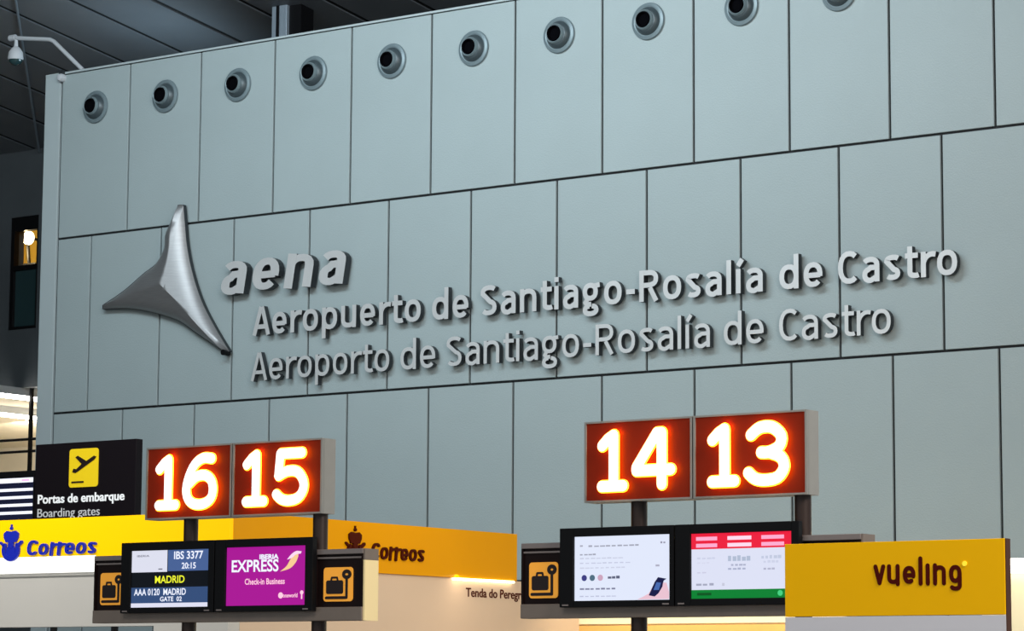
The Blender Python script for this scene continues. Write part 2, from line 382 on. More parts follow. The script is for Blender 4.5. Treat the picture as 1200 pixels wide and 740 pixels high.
# far dark wall with its window opening, gallery below
fb = FY(YB)
wl, wr = PY(11, 320, YB).x, PY(41, 320, YB).x+.05; wt, wb = PY(26, 254, YB).z, PY(26, 386, YB).z
zb = PY(20, 455, YB).z
fw = MB().box(fb, -48, wl, zb, 10.2, -.3, 0).box(fb, wr, -18, zb, 10.2, -.3, 0).box(fb, wl, wr, wt, 10.2, -.3, 0).box(fb, wl, wr, zb, wb, -.3, 0)
struct(fw.build('wall_far', M['far']))
win = MB().box(fb, wl, wl+.07, wb, wt, -.12, -.02).box(fb, wr-.05, wr, wb, wt, -.12, -.02).box(fb, wl+.07, wr-.05, wt-.22, wt, -.12, -.02).box(fb, wl+.07, wr-.05, wb, wb+.05, -.12, -.02)
zm = PY(26, 313, YB).z
win.box(fb, wl+.07, wr-.05, zm-.04, zm+.03, -.12, -.02)
winf = struct(win.build('window_1', M['black']))
MB().box(fb, wl+.07, wr-.05, wb+.05, zm-.04, -.09, -.07).build('pane', M['glass'], winf)
rm = MB().box(fb, wl-2.6, wr+.6, wb-.3, wt+.3, -2.2, -2.1).box(fb, wl-2.6, wl-2.5, wb-.3, wt+.3, -2.1, -.31).box(fb, wr+.5, wr+.6, wb-.3, wt+.3, -2.1, -.31).box(fb, wl-2.6, wr+.6, wb-.4, wb-.3, -2.2, -.31).box(fb, wl-2.6, wr+.6, wt+.3, wt+.4, -2.2, -.31)
struct(rm.build('wall_upper_room', M['amberroom']))
lp = PY(33, 279, YB+1.2)
t = empty('wall_lamp', lp); tag(t, 'small lit lamp with a dark bracket seen through the high window at left', 'lamp')
MB().lathe(Fr(lp), 0, 0, [(.02, .06), (.07, .05), (.105, .02), (.11, -.03), (.06, -.06)], 20).build('lamp_shade', mat('lamp_glow', (1, .9, .8), .5, emit=(1, .80, .58), es=6), t, smooth=True)
MB().tube([lp+Vector((0, .0, -.12)), lp+Vector((.02, .02, -.45))], .03).box(Fr(lp), -.2, .2, -.62, -.42, -.1, .02).box(Fr(lp), -.05, .12, -.72, -.6, -.1, .03).tube([lp+Vector((0, .1, 0)), lp+Vector((0, .9, 0))], .025).build('bracket', M['black'], t)
ld = bpy.data.lights.new('lamp_light', 'POINT'); ld.energy = 60; ld.color = (1, .8, .45); ld.shadow_soft_size = .12
lo = bpy.data.objects.new('lamp_light', ld); C.objects.link(lo); lo.location = lp+Vector((0, -.2, -.25))
# gallery: ceiling slab, back wall, floor slab
struct(MB().box(fb, -46, -18, zb, zb+.25, -8.5, -.31).build('ceiling_gallery', M['cream']))
struct(MB().box(FY(YB+8), -46, -18, 4.2, zb, -.3, 0).build('wall_gallery', M['cream']))
struct(MB().box(fb, -46, -18, 4.0, 4.25, -8.5, .1).build('floor_gallery', M['kgrey']))
struct(MB().box(fb, -48, -18, 0, 4.0, -.3, 0).build('wall_far_lower', M['far']))
struct(MB().box(FXs(-46), -14, YB+8, 0, 16, -.3, 0).build('wall_left', M['far']))
for i, (yy, lab) in enumerate(((465, 'upper bright white strip light at the left edge of the photo'), (487.5, 'lower bright white strip light at the left edge of the photo'))):
    zz = zb-.16; a = PZ(-30, yy-3, zz); b = PZ(6, yy, zz)
    t = empty('strip_light', (b.x, b.y, zz)); tag(t, lab, 'light', 'strip lights under the gallery ceiling')
    MB().box(Fr((b.x, 0, 0), 'F'), -.05, .05, zz+.04, zb, -(b.y+3.2), -(b.y-1.2)).build('housing', M['white'], t)
    MB().box(Fr((b.x, 0, 0), 'F'), -.04, .04, zz-.015, zz+.04, -(b.y+3.2), -(b.y-1.2)).build('diffuser', M['lamp'], t)
area('gallery_fill_light', (-33, YB+4, zb-.3), (-33, YB+6.5, 5), (6, 1), 700, (1, .95, .85))  # added to brighten the gallery beyond what its strip lights give
t = empty('railing', (PY(36, 500, YB+.15).x, YB+.15, 4.25)); tag(t, 'thin dark metal railing with one post before the lit gallery', 'railing')
px_ = PY(36, 500, YB+.15).x
MB().box(FY(YB+.15), px_-.02, px_+.02, 4.25, zb, -.03, .03).build('post', M['black'], t)
for yy in (516, 530):
    z_ = PY(20, yy, YB+.15).z; MB().tube([(-36, YB+.15, z_), (-27, YB+.15, z_)], .022).build('rail', M['black'], t)
# steel column behind the wall
cx0, cx1, cx2 = PY(318.5, 20, 27.6).x, PY(336, 20, 27.6).x, PY(350, 20, 27.6).x
t = empty('roof_column', ((cx0+cx1)/2, 27.6, 0)); tag(t, 'blue-grey steel column with a black duct rising behind the clad wall top', 'column')
zt_ = cz(27.6)+.02
MB().box(FY(27.6), cx0, cx1, 0, zt_, -.3, 0).build('shaft', M['steel'], t, bevel=.006)
MB().box(FY(27.6), cx1+.002, cx2, 0, zt_, -.3, -.05).build('duct', M['black'], t)
MB().box(FY(27.6), cx0+.09, cx0+.13, 9.0, zt_-.02, .0, .02).build('cable', M['black'], t)
# stay cable
a, b = PY(9, -75, 24.5), PY(46, 178, YB-.05); a.z = min(a.z, cz(24.5)-.02)
tag(MB().tube([a, b], .017, 8).build('stay_cable', M['steel'], loc=a), 'thin pale cable slanting down from the ceiling at top left', 'cable')
# small white fitting on the wall corner and the camera arm
p = PY(71, 91, YW-.05)
t = empty('corner_fitting', p); tag(t, 'tiny white round fitting at the top left corner of the clad wall', 'fitting')
MB().lathe(Fr(p), 0, 0, [(.055, -.05), (.055, .0), (.04, .03), (.012, .04)], 16).build('cap', M['white'], t, smooth=True)
MB().box(Fr(p), -.03, .03, -.02, .1, -.05, -.0).build('clip', M['letterside'], t)
YA = YW+.15
A = PY(97, 82, YA); A.z = ZT+.026; A2 = PY(97, 82, YA); B = PY(61, 46.5, YA); D = PY(15, 44.5, YA)
t = empty('security_camera', PY(97, 82, YA)); tag(t, 'white dome security camera hanging from a bent arm above the wall corner', 'camera')
MB().tube([A2+(A2-B)*.0+Vector((.0, 0, -.0)), B+(A2-B)*.06, B+(D-B)*.05, D], .028, 12).tube([D+Vector((-.05, 0, 0)), D+Vector((.05, 0, 0))], .042, 12).build('arm', M['white'], t, smooth=True)
MB().box(FY(YA), A2.x-.06, A2.x+.06, ZT+.026, ZT+.045, -.06, .06).build('base_plate', M['white'], t)
H = PY(19, 46, YA)
def vl(mb, prof, c, n=20):
    V = [(c.x+r*math.cos(6.28319*k/n), c.y+r*math.sin(6.28319*k/n), c.z+z) for r, z in prof for k in range(n)]
    F = [(i*n+k, (i+1)*n+k, (i+1)*n+(k+1) % n, i*n+(k+1) % n) for i in range(len(prof)-1) for k in range(n)]
    F += [tuple((len(prof)-1)*n+k for k in range(n))]; mb.add(V, F); return mb
vl(MB(), [(.02, 0), (.03, -.10), (.06, -.125), (.095, -.18), (.105, -.26), (.10, -.28)], H).build('housing', M['white'], t, smooth=True)
vl(MB(), [(.092, -.275), (.085, -.31), (.05, -.345), (.01, -.355)], H).build('dome', M['glass'], t, smooth=True)

# ------------------------------------------------------------------ air nozzles along the top row
def make_nozzle(c):
    t = empty('air_nozzle', c); fr = Fr(c)
    MB().lathe(fr, 0, 0, [(.205, .0), (.212, .012), (.205, .028), (.175, .036), (.165, .03)], 40).build('flange', M['nozzlelight'], t, smooth=True)
    MB().lathe(fr, 0, 0, [(.166, .022), (.150, .05), (.128, .078), (.118, .082)], 40).build('collar', M['nozzle'], t, smooth=True)
    MB().lathe(fr, -.006, .004, [(.120, .06), (.116, .10), (.104, .118), (.094, .112), (.090, .10)], 36, cap=False).build('ball', M['nozzlelight'], t, smooth=True)
    MB().lathe(fr, -.010, .006, [(.090, .103), (.086, .122), (.074, .122), (.066, .085)], 32).build('throat', M['nozzledark'], t, smooth=True)
    return t
ords = ['leftmost', 'second', 'third', 'fourth', 'fifth', 'sixth', 'seventh', 'eighth', 'ninth', 'tenth']
zn = PY(110, 123, YW-.05).z-.02
nz = None
for k in range(10):
    c = Vector((X0+S_*(k+.5)+.02, YW, zn))
    o = nz if nz else None
    if k == 0: nz = o = make_nozzle(c)
    else: o = copy_tree(nz); o.location = c
    lab = ('leftmost round grey air nozzle on the top row of wall panels' if k == 0 else
           ('%s round grey air nozzle from the left on the top panels' % ords[k]) if k < 9 else
           'round grey air nozzle cut off by the photo\'s top edge, rightmost')
    tag(o, lab, 'air nozzle', 'round air nozzles along the top of the wall')

# ------------------------------------------------------------------ metal lettering
LD = .10; YL = YW-LD
def lx(px, py): return PY(px, py, YL).x
fw_ = FY(YW)
t = empty('metal_lettering', (lx(258, 345), YW, 6.30)); tag(t, 'short word in large slanting metal letters beside the three-pointed emblem', 'lettering')
strokes(fw_, 'aena', lx(258.5, 345), lx(404, 330), PY(336, 339, YL).z+.0, .545, .105, .03, LD+.03, M['letter'], M['letterside'], t, gap=.12, shear=.17, ty=.078)
def line(words, zbase, cap, off, label):
    t = empty('metal_lettering', (lx(words[0][1], 400), YW, zbase)); tag(t, label, 'lettering', 'two long lines of metal letters')
    for s, a, b, yy in words:
        strokes(fw_, s, lx(a, yy), lx(b, yy), zbase, cap, off, .03, LD, M['letter'], M['letterside'], t)
zl1 = (PY(300, 392, YL).z+PY(1100, 325.5, YL).z)/2; zl2 = (PY(297, 446, YL).z+PY(1040, 392, YL).z)/2
line([('Aeropuerto', 296, 493, 380), ('de', 506, 549, 368), ('Santiago-Rosalía', 563, 894, 350), ('de', 913, 964, 330), ('Castro', 982, 1122, 325)], zl1, .345, .080,
     'upper long line of raised metal letters with bolder strokes across the wall')
line([('Aeroporto', 294, 456, 435), ('de', 469, 510, 425), ('Santiago-Rosalía', 523, 832, 410), ('de', 848, 895, 400), ('Castro', 913, 1044, 390)], zl2, .34, .064,
     'lower long line of raised metal letters with thinner strokes across the wall')

# ------------------------------------------------------------------ three-pointed emblem
def cr(P, n=6, closed=False):
    out = []
    for i in range(len(P)-1):
        p0 = P[max(i-1, 0)]; p1 = P[i]; p2 = P[i+1]; p3 = P[min(i+2, len(P)-1)]
        for k in range(n):
            t_ = k/n
            out.append(tuple(.5*((2*p1[j])+(-p0[j]+p2[j])*t_+(2*p0[j]-5*p1[j]+4*p2[j]-p3[j])*t_*t_+(-p0[j]+3*p1[j]-3*p2[j]+p3[j])*t_**3) for j in (0, 1)))
    out.append(P[-1]); return out
YE = YW-.16
e1 = [(204, 239), (196, 258), (189, 275), (188, 290), (178, 308), (163, 320), (140, 340), (115, 357)]
e2 = [(115, 362), (140, 361), (160, 363), (182, 368), (205, 376), (225, 390), (243, 402), (259, 413)]
e3 = [(264, 411), (250, 388), (236, 362), (227, 340), (219, 312), (214, 285), (212, 262), (210, 239)]
out = [(PY(x, y, YE).x, PY(x, y, YE).z) for e in (e1, e2, e3) for x, y in cr(e, 5)]
cen = (PY(200, 340, YE).x, PY(200, 340, YE).z)
N = len(out); mb = MB(); fr = FY(YW); rings = 16; V = []; F = []
tips = [out[0], out[len(cr(e1, 5))], out[2*len(cr(e1, 5))]]
def segd(x, y):
    best = 9
    for i in range(N):
        (a0, b0), (a1, b1) = out[i], out[(i+1) % N]; dx, dy = a1-a0, b1-b0
        q = max(0, min(1, ((x-a0)*dx+(y-b0)*dy)/(dx*dx+dy*dy+1e-9))); best = min(best, math.hypot(x-a0-q*dx, y-b0-q*dy))
    return best
for j in range(rings+1):
    s_ = 1-j/rings
    for (u, v) in out:
        pu, pv = cen[0]+(u-cen[0])*s_, cen[1]+(v-cen[1])*s_
        d = segd(pu, pv)
        V.append(fr.p(pu, pv, .075+.42*d*d/(d+.12)+.10*(1-math.exp(-d/.05))))
F = [(j*N+k, j*N+(k+1) % N, (j+1)*N+(k+1) % N, (j+1)*N+k) for j in range(rings) for k in range(N)]
mb.add(V, F)
t = empty('wall_emblem', (cen[0], YW, cen[1])); tag(t, 'large three-pointed brushed metal emblem with hollowed sides on the wall', 'emblem')
ob = mb.build('emblem_face', M['logo'], t, smooth=True)
bm = bmesh.new(); bm.from_mesh(ob.data); bmesh.ops.remove_doubles(bm, verts=bm.verts, dist=.0005); bmesh.ops.recalc_face_normals(bm, faces=bm.faces); bm.to_mesh(ob.data); bm.free()
for pl in ob.data.polygons: pl.use_smooth = True
mb = MB(); mb.add([fr.p(u, v, .03) for u, v in out]+[fr.p(u, v, .085) for u, v in out], [(k, (k+1) % N, N+(k+1) % N, N+k) for k in range(N)])
mb.build('emblem_rim', M['letterside'], t)
ip = out[2*len(cr(e1, 5))-1]
MB().disc(fr, ip[0]+.01, ip[1]+.0, .035, .03, .14).build('tip_cap', M['black'], t)

# ------------------------------------------------------------------ desk display units
YG = 13.0; PER = 3.29
G0 = -12.52; G1 = -10.365; BW, BH0, BH1 = .7105, 2.606, 3.054; NX = -12.09
def rr_path(u0, u1, v0, v1): return [(u0, v0), (u1, v0), (u1, v1), (u0, v1), (u0, v0)]
def picto(fr, u0, u1, v0, v1, parent):
    MB().rrect(fr, u0, u1, v0, v1, 0, .006, .02).build('pictogram_plate', M['orange'], parent)
    W_, H_ = u1-u0, v1-v0; P_ = lambda a, b: (u0+a*W_, v0+b*H_)
    m = MB(); a, b = P_(.10, .22), P_(.68, .62); m.rrect(fr, a[0], b[0], a[1], b[1], .006, .009, .012)
    m.stroke(fr, [P_(.27, .62), P_(.29, .70), P_(.47, .70), P_(.49, .62)], .006, .006, .009)
    m.stroke(fr, [P_(.10, .11), P_(.80, .11), P_(.80, .66)], .0085, .006, .009)
    m.stroke(fr, [P_(.80+.11*math.cos(.5236*k), .79+.09*math.sin(.5236*k)) for k in range(13)], .011, .006, .009)
    m.build('baggage_symbol', M['picto'], parent)
def gantry(dx, label):
    t = empty('display_stand', ((G0+G1)/2+dx, YG+.08, 0)); tag(t, label, 'display stand', 'display stands above the check-in desks')
    f = Fr((dx, YG, 0))
    for x in (-11.775, -10.745):
        MB().tube([(x+dx, YG+.075, 0), (x+dx, YG+.075, BH0)], .045, 20).build('pole', M['brownpole'], t, smooth=True)
    MB().box(f, G0, G1, 1.972, 2.052, -.10, .0).build('shelf', M['shelf'], t, bevel=.004)
    MB().box(f, G0, G1, 2.362, 2.392, -.13, -.005).box(f, G0+.01, G1-.01, 2.335, 2.347, -.06, -.012).build('top_rail', M['rail'], t, bevel=.003)
    MB().box(f, G0+.01, G1-.01, 2.052, 2.335, -.045, -.035).build('back_board', M['panelblack'], t)
    for a, b in ((G0, G0+.36), (G1-.36, G1)):
        pb = MB().box(f, a+.012, b-.012, 2.052, 2.362, -.034, -.02).box(f, a, a+.012, 2.052, 2.362, -.05, -.008).box(f, b-.012, b, 2.052, 2.362, -.05, -.008).build('baggage_panel', M['panelblack'], t)
        picto(Fr((dx, YG+.02, 0)), a+.05 if a == G0 else a+.06, a+.245 if a == G0 else a+.28, 2.085, 2.285, pb)
    MB().box(f, G1-.0, G1+.012, 1.972, 2.325, -.14, -.012).build('side_panel', M['creamside'], t)
    MB().box(f, G1-.0, G1+.012, 2.326, 2.392, -.14, -.012).build('unlit_end_cap', M['shelf'], t)  # rail end, browned to paint the unlit top of the side panel
    return t
gantry(0, 'left desk display stand under the signs 16 and 15')
gantry(PER, 'right desk display stand under the signs 14 and 13, partly behind the amber sign')

ARC = {
 '1': [[(0.02, .80), (.30, .93), (.56, 1)], [(.56, 1), (.56, 0)], [(0, 0), (1, 0)]],
 '6': [cr([(.93, .98), (.62, 1), (.32, .88), (.10, .62), (0, .33), (.08, .11), (.32, 0), (.66, 0), (.92, .11), (1, .30), (.93, .50), (.70, .62), (.38, .60), (.12, .46)], 3)],
 '5': [[(.93, 1), (.14, 1), (.08, .53)], cr([(.08, .53), (.40, .62), (.76, .60), (.98, .42), (1, .22), (.80, .04), (.45, -.01), (.18, .03), (0, .13)], 3)],
 '4': [[(.74, 1), (.60, 1), (0, .34), (0, .28), (1, .28)], [(.74, 1), (.74, 0)]],
 '3': [cr([(.04, .86), (.30, .99), (.66, .99), (.92, .82), (.86, .62), (.56, .52), (.34, .52)], 3), cr([(.56, .52), (.90, .42), (1, .22), (.80, .03), (.42, -.01), (.14, .03), (-.04, .14)], 3)],
}
def number_sign(x0, s, label):
    t = empty('number_sign', (x0+BW/2, YG+.06, BH0)); tag(t, label, 'number sign', 'lit desk number signs')
    f = FY(YG); g_ = .004
    MB().box(f, x0+g_, x0+BW-g_, BH0, BH1, -.12, -.008).box(f, x0+g_, x0+.016, BH0, BH1, -.01, .006).box(f, x0+BW-.016, x0+BW-g_, BH0, BH1, -.01, .006)\
        .box(f, x0+.016, x0+BW-.016, BH1-.01, BH1, -.01, .006).box(f, x0+.016, x0+BW-.016, BH0, BH0+.01, -.01, .006).build('housing', M['housing'], t)
    MB().box(f, x0+.016, x0+BW-.016, BH0+.01, BH1-.01, -.008, -.002).build('face', M['numface'], t)
    r = .028; H = BH1-BH0
    spans = {'1': (.155, .43), '6': (.475, .86), '5': (.49, .865), '4': (.475, .865), '3': (.485, .86)}
    for c in s:
        a, b = spans[c]; ua, ub = x0+a*BW+r, x0+b*BW-r; va, vb = BH0+.125*H+r, BH0+.875*H-r
        paths = [[(ua+p_[0]*(ub-ua), va+p_[1]*(vb-va)) for p_ in q] for q in ARC[c]]
        m1 = MB(); m2 = MB()
        for q in paths: m1.softstroke(f, q, r+.008, .026, .3); m2.softstroke(f, q, r+.002, .034, .4)
        rm_ = m1.build('digit', M['rim'], t, smooth=True); m2.build('digit_face', M['digit'], rm_, smooth=True)
    return t
number_sign(NX, '16', 'leftmost glowing amber sign, reading 16, above the blue and white flight monitor')
number_sign(NX+BW, '15', 'glowing amber sign reading 15, above the magenta screen')
number_sign(NX+PER, '14', 'glowing amber sign reading 14, above the white screen with corner picture')
number_sign(NX+PER+BW, '13', 'rightmost glowing amber sign, reading 13, above the red and green screen')

# ---- monitors
def monitor(x0, x1, z0, z1, sc, label):
    """sc = screen rectangle; returns thing and screen part"""
    t = empty('monitor', ((x0+x1)/2, YG-.01, z0)); tag(t, label, 'monitor', 'flight monitors on the desk display stands')
    f = FY(YG-.03); a, b, c, d = sc
    MB().box(f, x0, a, z0, z1, -.029, .012).box(f, b, x1, z0, z1, -.029, .012).box(f, a, b, d, z1, -.029, .012).box(f, a, b, z0, c, -.029, .012).build('bezel', M['black'], t, bevel=.003)
    MB().box(f, x0+.11, x1-.11, z0+.05, z1-.14, -.042, -.029).build('back_cover', M['black'], t)
    MB().box(f, x0+.02, x0+.06, z0+.008, z0+.016, .012, .016).box(f, x1-.07, x1-.03, z0+.008, z0+.016, .012, .016).build('maker_mark', M['rail'], t)
    return t, f
def px_rect(f, x0, y0, x1, y1):
    """rectangle on the screen plane from two photo corners (left top, right bottom)"""
    a = PY(x0, y0, f.o.y); b = PY(x1, y1, f.o.y); return a.x, b.x, b.z, a.z
mz0, mz1 = 2.030, 2.466
mx = [-12.245, -11.475, -10.705]
fS = FY(YG-.03)
def sub(t, f, a, b, c, d, w, rgb, s=1, name='screen_block', parent=None):
    return MB().box(f, a, b, c, d, w-.0008, w).build(name, glow(name, rgb, s), parent or t)
# 16
a, b = PY(154, 675, fS.o.y).x, PY(245, 675, fS.o.y).x; c, d = PY(200, 712, fS.o.y).z, PY(200, 645, fS.o.y).z
t, f = monitor(mx[0], mx[1]-.004, mz0, mz1, (a, b, c, d), 'flight monitor in blue, white and black below the sign 16')
sc = sub(t, f, a, b, c, d, -.004, (8, 14, 22), 1, 'screen'); H = d-c; W = b-a
U = lambda q: a+q*W
Vv = lambda q: c+q*H
sub(t, f, U(0), U(.46), Vv(.62), Vv(1), -.002, (222, 224, 240), 1, parent=sc)
sub(t, f, U(.47), U(1), Vv(.63), Vv(1), -.002, (72, 98, 150), 1, parent=sc)
sub(t, f, U(0), U(1), Vv(.07), Vv(.35), -.002, (52, 78, 122), 1, parent=sc)
sub(t, f, U(0), U(1), Vv(0), Vv(.075), -.0015, (225, 226, 245), 1, parent=sc)
TW = glow('screen_text_white', (235, 240, 255), 1.1); TY = glow('screen_text_yellow', (235, 240, 50), 1.1); TG = glow('screen_text_grey', (120, 120, 140), .8); TPk = glow('screen_text_pink', (255, 200, 220), 1.1)
def stx(f, s, u0, u1, v, cap, m, par, off=.012): return text(f, s, u0, u1, v, cap, 0, .0005, m, par, 'screen_text', off)
stx(f, 'IBS 3377', U(.55), U(.92), Vv(.84), .045, TW, sc, .018)
stx(f, '20:15', U(.65), U(.83), Vv(.67), .035, TW, sc, .018)
stx(f, 'MADRID', U(.31), U(.69), Vv(.425), .043, TY, sc, .018)
stx(f, 'AAA 0120  MADRID', U(.04), U(.71), Vv(.215), .038, TW, sc, .018)
stx(f, 'GATE  02', U(.38), U(.66), Vv(.105), .027, TW, sc, .02)
stx(f, 'IBERIA', U(.07), U(.23), Vv(.89), .012, TG, sc); MB().box(f, U(.35), U(.40), Vv(.66), Vv(.68), -.002, .0002).build('screen_mark', TG, sc)
# 15
a, b = PY(265, 675, fS.o.y).x, PY(358.5, 675, fS.o.y).x; c, d = PY(310, 710, fS.o.y).z, PY(310, 641, fS.o.y).z; H = d-c; W = b-a
t, f = monitor(mx[1]+.004, mx[2], mz0, mz1, (a, b, c, d), 'magenta screen monitor below the sign 15')
sc = sub(t, f, a, b, c, d, -.004, (170, 20, 150), 1, 'screen')
stx(f, 'EXPRESS', U(.07), U(.66), Vv(.58), .068, TW, sc, .02)
stx(f, 'IBERIA', U(.42), U(.66), Vv(.79), .026, TW, sc, .04)
stx(f, 'Check-in Business', U(.24), U(.74), Vv(.36), .034, TPk, sc, .02)
stx(f, 'oneworld', U(.72), U(.90), Vv(.13), .024, TPk, sc, .02)
MB().disc(f, U(.69), Vv(.165), .018, -.002, .0004).build('screen_mark', TPk, sc)
MB().disc(f, U(.95), Vv(.21), .012, -.002, .0004).box(f, U(.943), U(.957), Vv(.10), Vv(.2), -.002, .0002).build('screen_mark', TPk, sc)
q = cr([(.68, .57), (.76, .66), (.81, .78), (.86, .84), (.90, .86)], 4)+cr([(.90, .82), (.87, .72), (.80, .62), (.68, .57)], 4)[:-1]
MB().poly(f, [(U(x), Vv(y)) for x, y in q], -.002, .0004).build('tail_symbol_base', glow('screen_peach', (250, 205, 150), 1), sc)
q = cr([(.765, .77), (.82, .86), (.88, .91), (.94, .90)], 4)+cr([(.93, .865), (.87, .85), (.83, .80), (.765, .77)], 4)[:-1]
MB().poly(f, [(U(x), Vv(y)) for x, y in q], -.002, .0008).build('tail_symbol_top', glow('screen_pinkwhite', (255, 220, 245), 1), sc)
# 14
a, b = PY(673, 665, fS.o.y).x, PY(785.5, 665, fS.o.y).x; c, d = PY(730, 704, fS.o.y).z, PY(730, 628, fS.o.y).z; H = d-c; W = b-a
t, f = monitor(mx[0]+PER+.02, mx[1]+PER-.004, mz0, mz1, (a, b, c, d), 'white screen monitor with a dark corner picture below the sign 14')
sc = sub(t, f, a, b, c, d, -.004, (226, 233, 252), 1, 'screen')
def greyline(u0, u1, v, h, rgb=(150, 152, 165), par=None, s=1):
    MB().box(f, U(u0), U(u1), Vv(v)-h/2, Vv(v)+h/2, -.002, .0003).build('text_line', glow('screen_line', rgb, s), par or sc)
def greytext(u0, u1, v, n, rgb=(120, 122, 140), cap=.012):
    rn = random.Random(int(v*997)+n); u = u0; m = MB(); step = (u1-u0)/n
    for k in range(n):
        wd = step*rn.uniform(.55, .85); m.box(f, U(u), U(u+wd), Vv(v)-cap/2, Vv(v)+cap/2*rn.uniform(.4, 1), -.002, .0003); u += step
    return m.build('text_line', glow('screen_line', rgb, 1), sc)
greytext(.06, .10, .86, 1, (170, 172, 190)); greytext(.15, .70, .85, 9, (165, 168, 185), .010); greytext(.90, .96, .88, 2, (150, 150, 170))
greytext(.06, .24, .72, 4, (165, 168, 185), .009); greytext(.06, .52, .66, 8, (200, 205, 225), .007); greytext(.06, .60, .585, 9, (198, 203, 226), .007); greytext(.06, .55, .51, 9, (205, 210, 230), .007)
for u_, rgb in ((.105, (60, 60, 130)), (.19, (80, 110, 130)), (.275, (205, 165, 190))):
    MB().disc(f, U(u_), Vv(.355), .017, -.002, .0003).build('round_icon', glow('icon', rgb, 1), sc)
greytext(.355, .485, .36, 3, (95, 100, 125), .016); greytext(.06, .45, .185, 7, (130, 132, 160), .010); greytext(.06, .45, .07, 7, (190, 195, 220), .007)
greytext(.85, .90, .53, 1, (175, 175, 195), .014)
MB().poly(f, [(U(x), Vv(y)) for x, y in ((.66, .01), (.72, .05), (.78, .10), (.84, .26), (.96, .26), (.985, .12), (.985, .01))], -.002, .0003).build('picture_skin', glow('pict_skin', (235, 195, 210), 1), sc)
MB().poly(f, [(U(x), Vv(y)) for x, y in ((.78, .07), (.84, .27), (.875, .345), (.96, .32), (.93, .29), (.92, .20), (.88, .10), (.84, .05))], -.002, .0008).build('picture_device', glow('pict_dev', (18, 22, 70), 1), sc)
MB().poly(f, [(U(x), Vv(y)) for x, y in ((.83, .15), (.86, .27), (.905, .26), (.885, .15))], -.002, .0012).build('picture_highlight', glow('pict_hl', (70, 105, 175), 1), sc)
# 13
a, b = PY(810, 665, fS.o.y).x, PY(928.5, 665, fS.o.y).x; c, d = PY(865, 701.5, fS.o.y).z, PY(865, 624.5, fS.o.y).z; H = d-c; W = b-a
t, f = monitor(mx[1]+PER+.004, mx[2]+PER, mz0, mz1, (a, b, c, d), 'monitor with red header and green footer below the sign 13')
sc = sub(t, f, a, b, c, d, -.004, (222, 226, 246), 1, 'screen')
sub(t, f, a, b, Vv(.76), d, -.002, (238, 30, 62), 1, parent=sc)
sub(t, f, a, b, c, Vv(.135), -.002, (0, 130, 50), 1, parent=sc)
PK = glow('screen_line_pink', (255, 170, 205), 1.05); PK2 = glow('screen_line_pale', (255, 215, 235), 1.05)
for u0, u1, m_ in ((.05, .26, PK), (.365, .60, PK2), (.70, .92, PK)):
    for v in (.92, .815): MB().box(f, U(u0), U(u1), Vv(v)-.010, Vv(v)+.010, -.002, .0003).build('header_text', m_, sc)
for u0, u1, v, n_, rgb, cp in ((.06, .26, .62, 4, (205, 210, 232), .010), (.06, .20, .55, 3, (215, 218, 238), .008), (.06, .16, .40, 2, (205, 205, 228), .008),
                               (.37, .60, .61, 5, (178, 190, 212), .03), (.40, .56, .51, 4, (175, 180, 205), .012), (.37, .56, .45, 4, (172, 178, 205), .011),
                               (.70, .90, .62, 5, (195, 203, 225), .018), (.72, .88, .55, 4, (205, 210, 232), .014), (.72, .84, .44, 3, (180, 182, 205), .011), (.05, .25, .22, 3, (165, 168, 190), .014), (.31, .34, .22, 1, (200, 202, 220), .02)):
    greytext(u0, u1, v, n_, rgb, cp)
MB().box(f, U(.06), U(.20), Vv(.05), Vv(.09), -.002, .0004).build('footer_text', glow('gd', (0, 85, 30), 1), sc)
MB().disc(f, U(.88), Vv(.07), .015, -.002, .0004).build('footer_icon', glow('gl', (70, 210, 130), 1), sc)

# ------------------------------------------------------------------ post office kiosk
KX, KY, KY2 = -15.333, 17.5, 21.54; KZ0, KZ1 = 2.565, 3.0; KL = -21.0
t = empty('post_office_kiosk', (KX-2, KY+2, 0)); tag(t, 'yellow-topped corner kiosk with blue lettering on its lit front', 'kiosk')
fk = FY(KY); fs = FXs(KX); zy = 2.675
MB().box(fk, KL, KX-.001, zy, KZ1, -.04, 0).build('front_fascia', M['kyellow'], t)
MB().box(fk, KL, PY(112, 660, KY).x, 2.535, zy, -.12, 0).build('light_band', M['kwhite'], t)  # glowing white stands in for overexposed light on the lower fascia
MB().box(fk, PY(112, 660, KY).x, KX-.001, 2.535, zy, -.04, 0).build('front_fascia_foot', M['kyellow'], t)
MB().box(fs, KY+.042, KY2, KZ0, KZ1, -.12, 0).build('side_fascia', M['kyellow_shaded'], t)
MB().box(fk, KL, KX-.1, KZ1-.06, KZ1-.01, -4.0, -.13).build('roof', M['kgrey'], t)
MB().box(fk, KL, KX-.02, 2.075, 2.535, -.16, -.02).build('bulkhead', M['kgrey'], t)
MB().box(fk, KL, KX-.02, 2.50, 2.515, -.02, -.012).build('bulkhead_joint', M['housing'], t)
MB().box(fk, PY(178, 738, KY).x, KX-.02, 0, 2.075, -.16, -.02).build('front_pier', M['kgrey'], t)
MB().box(fk, KL, KX-.3, 0, 2.075, -4.0, -3.9).build('back_wall', M['far'], t)
MB().box(fs, KY+.163, 22.6, 0, KZ0-.001, -.14, -.02).build('side_wall', M['kpeach'], t)
la, lb = PX(532, 680, KX).y, PX(602, 680, KX).y
MB().box(fs, la, lb, KZ0-.022, KZ0-.002, -.018, .01).build('strip_lamp', M['warmlamp'], t)
